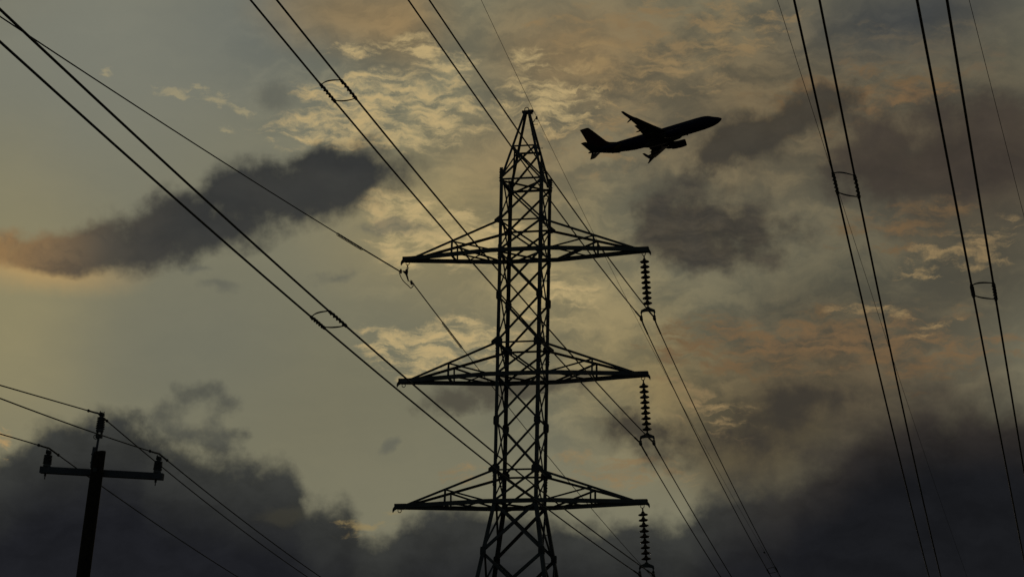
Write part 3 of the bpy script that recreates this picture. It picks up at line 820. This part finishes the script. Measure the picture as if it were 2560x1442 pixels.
def mapping(vec, loc=(0, 0, 0), rot=0., scale=(1, 1, 1), typ='POINT'):
    n = nd('ShaderNodeMapping', vector_type=typ); LK(vec, n.inputs['Vector'])
    n.inputs['Location'].default_value = loc; n.inputs['Rotation'].default_value = (0, 0, rot); n.inputs['Scale'].default_value = scale
    return n.outputs[0]
def blob(vec, cx, cy, rx, ry, ang):
    m_ = mapping(vec, (cx, cy, 0), ang, (rx, ry, 1), 'TEXTURE')      # created in order of use: keeps the shader stack small
    g_ = nd('ShaderNodeTexGradient', gradient_type='SPHERICAL'); LK(m_, g_.inputs[0]); return g_.outputs['Fac']
def field(vec, blobs, cap=1.3):
    r = None
    for bl in blobs:
        v = blob(vec, *bl[:5])
        if len(bl) > 5: v = math_('MULTIPLY', v, bl[5])
        r = v if r is None else math_('ADD', r, v)
    return math_('MINIMUM', r, cap)
# azimuth (times cos of the mean elevation) and elevation of the view direction, in degrees
tc = nd('ShaderNodeTexCoord'); sx = nd('ShaderNodeSeparateXYZ'); LK(tc.outputs['Generated'], sx.inputs[0])
az = math_('MULTIPLY', math_('ARCTAN2', sx.outputs[0], sx.outputs[1]), math.degrees(1)*SKY['ca'])
el = math_('MULTIPLY', math_('ARCSINE', sx.outputs[2]), math.degrees(1))
cb = nd('ShaderNodeCombineXYZ'); LK(az, cb.inputs[0]); LK(el, cb.inputs[1]); P = cb.outputs[0]
# billowing displacement of the cloud outlines
def warp(vec, scale, detail, amt, seed):
    n = noise(vmath('ADD', vec, (seed, seed*.7, seed*.3)), scale, detail, .6)
    return vmath('ADD', vec, vmath('SCALE', vmath('SUBTRACT', n.outputs['Color'], (.5, .5, .5)), scale=amt))
flat = lambda v: vmath('MULTIPLY', v, (1, 1, 0))
Ps = flat(warp(P, .30, 5, 1.3, 3.1))
Pw = flat(warp(P, .55, 9, 1.5, 11.7))
Pb = flat(warp(P, .8, 10, .85, 23.3))
# cloud grain drawn out along the wind, which rises to the right
Pst = mapping(Pw, rot=math.radians(-16), scale=(.55, 1.25, 1))
n_str = noise(Pst, 1.2, 10, .62).outputs['Fac']
n_rip = noise(mapping(flat(warp(P, 1.1, 6, .7, 5.)), rot=math.radians(5), scale=(.5, 1.65, 1)), 2.3, 9, .62).outputs['Fac']
n_soft = noise(Pst, .42, 6, .5).outputs['Fac']
n_bil = noise(P, 1.0, 11, .58).outputs['Fac']

col = None
for (bl, c_, k) in SKY['base']:
    if bl is None: col = lin(c_); continue
    f = math_('MULTIPLY', sstep(blob(Ps, *bl), 0., 1.), k); col = mix(f, col, lin(c_))
# mottling of the high veil: warm lit ridges and cool hollows drawn out along the wind
veil = math_('MINIMUM', field(Ps, SKY['veil']), 1.)
n_v = math_('MULTIPLY_ADD', n_str, .6, math_('MULTIPLY', n_soft, .4))
hi = sstep(n_v, .40, .63)
tint = mix(hi, SKY['cool'], SKY['warm'])
col = mix(math_('MULTIPLY_ADD', veil, .85, .06), col, mix(1., col, tint, 'MULTIPLY'))
for L in SKY['layers']:
    vec = {'w': Pw, 's': Ps, 'b': Pb}[L['warp']]; ns = {'rip': n_rip, 'str': n_str, 'bil': n_bil, 'soft': n_soft}[L['noise']]
    f = field(vec, L['blobs'], L.get('cap', 1.3))
    m = sstep(math_('MULTIPLY_ADD', math_('SUBTRACT', ns, .5), L['amp'], f), L['lo'], L['hi'], 0., L['k'])
    m = math_('MULTIPLY', m, sstep(f, 0.02, L.get('cut', .3)))
    c_ = L['col']
    if 'col2' in L: c_ = mix(sstep(n_soft if L.get('cn') != 'rip' else n_rip, .35, .68), lin(L['col']), lin(L['col2']))
    else: c_ = lin(c_)
    if 'grad' in L:                                             # catches the low sun towards one end
        for a0, a1, cg in L['grad']: c_ = mix(math_('MULTIPLY', sstep(n_str, .3, .6, .55, 1.), sstep(az, a0, a1, 1., 0.)), c_, lin(cg))
    if L.get('mod'):                                            # uneven density inside the cloud
        c_ = vmath('SCALE', c_, scale=sstep(ns, .32, .68, 1-L['mod'], 1+L['mod']))
    col = mix(m, col, c_)
# the dark cloud bank along the bottom: its top edge as a profile over azimuth
fc = nd('ShaderNodeFloatCurve'); A0, A1, E0, E1 = SKY['edge_range']
an = nd('ShaderNodeSeparateXYZ'); LK(Pb, an.inputs[0])
setin(fc.inputs['Value'], math_('DIVIDE', math_('SUBTRACT', an.outputs[0], A0), A1-A0, clamp=True))
cu = fc.mapping.curves[0]
pts = SKY['edge']
while len(cu.points) < len(pts): cu.points.new(.5, .5)
for p, (x, y) in zip(cu.points, pts): p.location = (x, y); p.handle_type = 'AUTO_CLAMPED'
fc.mapping.update()
edge = math_('MULTIPLY_ADD', fc.outputs[0], E1-E0, E0)

dep = math_('SUBTRACT', edge, an.outputs[1])
depn = math_('MULTIPLY_ADD', math_('SUBTRACT', n_bil, .5), 1.6, dep)
rt = sstep(az, SKY['soft_az'][0], SKY['soft_az'][1])            # the right half of the bank is looser and browner
wid = math_('MULTIPLY_ADD', rt, 1.0, .52)
bank = sstep(math_('DIVIDE', depn, wid), -.55, 1.)
shade = mix(sstep(dep, .0, 2.6), mix(rt, lin((55, 56, 53)), lin((58, 52, 46))), mix(rt, lin((29, 30, 34)), lin((25, 26, 29))))
shade = vmath('SCALE', shade, scale=sstep(math_('MULTIPLY_ADD', n_str, .6, math_('MULTIPLY', n_bil, .4)), .36, .64, .86, 1.15))
thin = field(Pw, SKY['thin'])                                   # lighter windows in the bank
shade = mix(math_('MULTIPLY', sstep(math_('MULTIPLY_ADD', math_('SUBTRACT', n_str, .5), .9, thin), .25, .8), .45), shade, lin((66, 63, 51)))
col = mix(bank, col, shade)
for L in SKY['over']:
    f = field(Pw, L['blobs']); m = sstep(math_('MULTIPLY_ADD', math_('SUBTRACT', n_rip, .5), L['amp'], f), L['lo'], L['hi'], 0., L['k'])
    col = mix(math_('MULTIPLY', m, sstep(f, 0.02, .2)), col, lin(L['col']))
# broken cloud goes on over the rest of the western sky, outside the part built feature by feature above
cx_, cy_ = SKY['centre']
rad = math_('SQRT', math_('ADD', math_('POWER', math_('DIVIDE', math_('SUBTRACT', az, cx_), 14.2), 2.), math_('POWER', math_('DIVIDE', math_('SUBTRACT', el, cy_), 8.6), 2.)))
outr = math_('MULTIPLY', sstep(rad, 1., 1.5), math_('SUBTRACT', 1., bank))
n_out = noise(mapping(Ps, rot=math.radians(-12), scale=(.45, 1.1, 1)), .28, 9, .58).outputs['Fac']
col = mix(math_('MULTIPLY', outr, sstep(n_out, .46, .62, 0., .9)), col, mix(sstep(n_out, .52, .68), (.16, .13, .075), (.055, .050, .042)))
# away from the sunset the sky is the dim physical dusk sky
SUN_AZ, SUN_EL = math.radians(4), math.radians(3)
skt = nd('ShaderNodeTexSky', sky_type='NISHITA'); skt.sun_disc = False; skt.sun_elevation = SUN_EL; skt.sun_rotation = SUN_AZ; skt.dust_density = 3
bg1 = nd('ShaderNodeBackground'); LK(col, bg1.inputs['Color']); bg1.inputs['Strength'].default_value = 1.
bg2 = nd('ShaderNodeBackground'); LK(skt.outputs[0], bg2.inputs['Color']); bg2.inputs['Strength'].default_value = .03
ms = nd('ShaderNodeMixShader')
aw = sstep(math_('ABSOLUTE', az), 22., 60.); ew = sstep(el, 30., 60.)
setin(ms.inputs[0], math_('MAXIMUM', aw, ew)); LK(bg1.outputs[0], ms.inputs[1]); LK(bg2.outputs[0], ms.inputs[2])
out = nd('ShaderNodeOutputWorld'); LK(ms.outputs[0], out.inputs['Surface'])

# ------------------------------------------------------------------ light and camera
sl = bpy.data.lights.new('Sun', 'SUN'); sl.energy = .12; sl.angle = math.radians(10); sl.color = (1, .82, .6)
so = bpy.data.objects.new('Sun', sl); COL.objects.link(so)
sd = Vector((math.sin(SUN_AZ)*math.cos(SUN_EL), math.cos(SUN_AZ)*math.cos(SUN_EL), math.sin(SUN_EL)))
so.rotation_euler = sd.to_track_quat('Z', 'Y').to_euler(); so.location = sd*50

PITCH, ROLL = .2645, -.0206
cam = bpy.data.cameras.new('Camera'); co = bpy.data.objects.new('Camera', cam); COL.objects.link(co)
cam.sensor_width = 36; cam.lens = 6000/2560*36; cam.clip_start = .1; cam.clip_end = 20000
r0 = Vector((1, 0, 0)); u0 = Vector((0, -math.sin(PITCH), math.cos(PITCH))); f0 = Vector((0, math.cos(PITCH), math.sin(PITCH)))
cr, sr = math.cos(ROLL), math.sin(ROLL); r1 = cr*r0-sr*u0; u1 = sr*r0+cr*u0
co.matrix_world = Matrix(((r1.x, u1.x, -f0.x, 0), (r1.y, u1.y, -f0.y, 0), (r1.z, u1.z, -f0.z, CAM_H), (0, 0, 0, 1)))
sc.camera = co
sc.render.resolution_x = 1024; sc.render.resolution_y = 576
sc.view_settings.view_transform = 'Standard'; sc.view_settings.look = 'None'; sc.view_settings.exposure = 0; sc.view_settings.gamma = 1
sc.cycles.max_bounces = 4
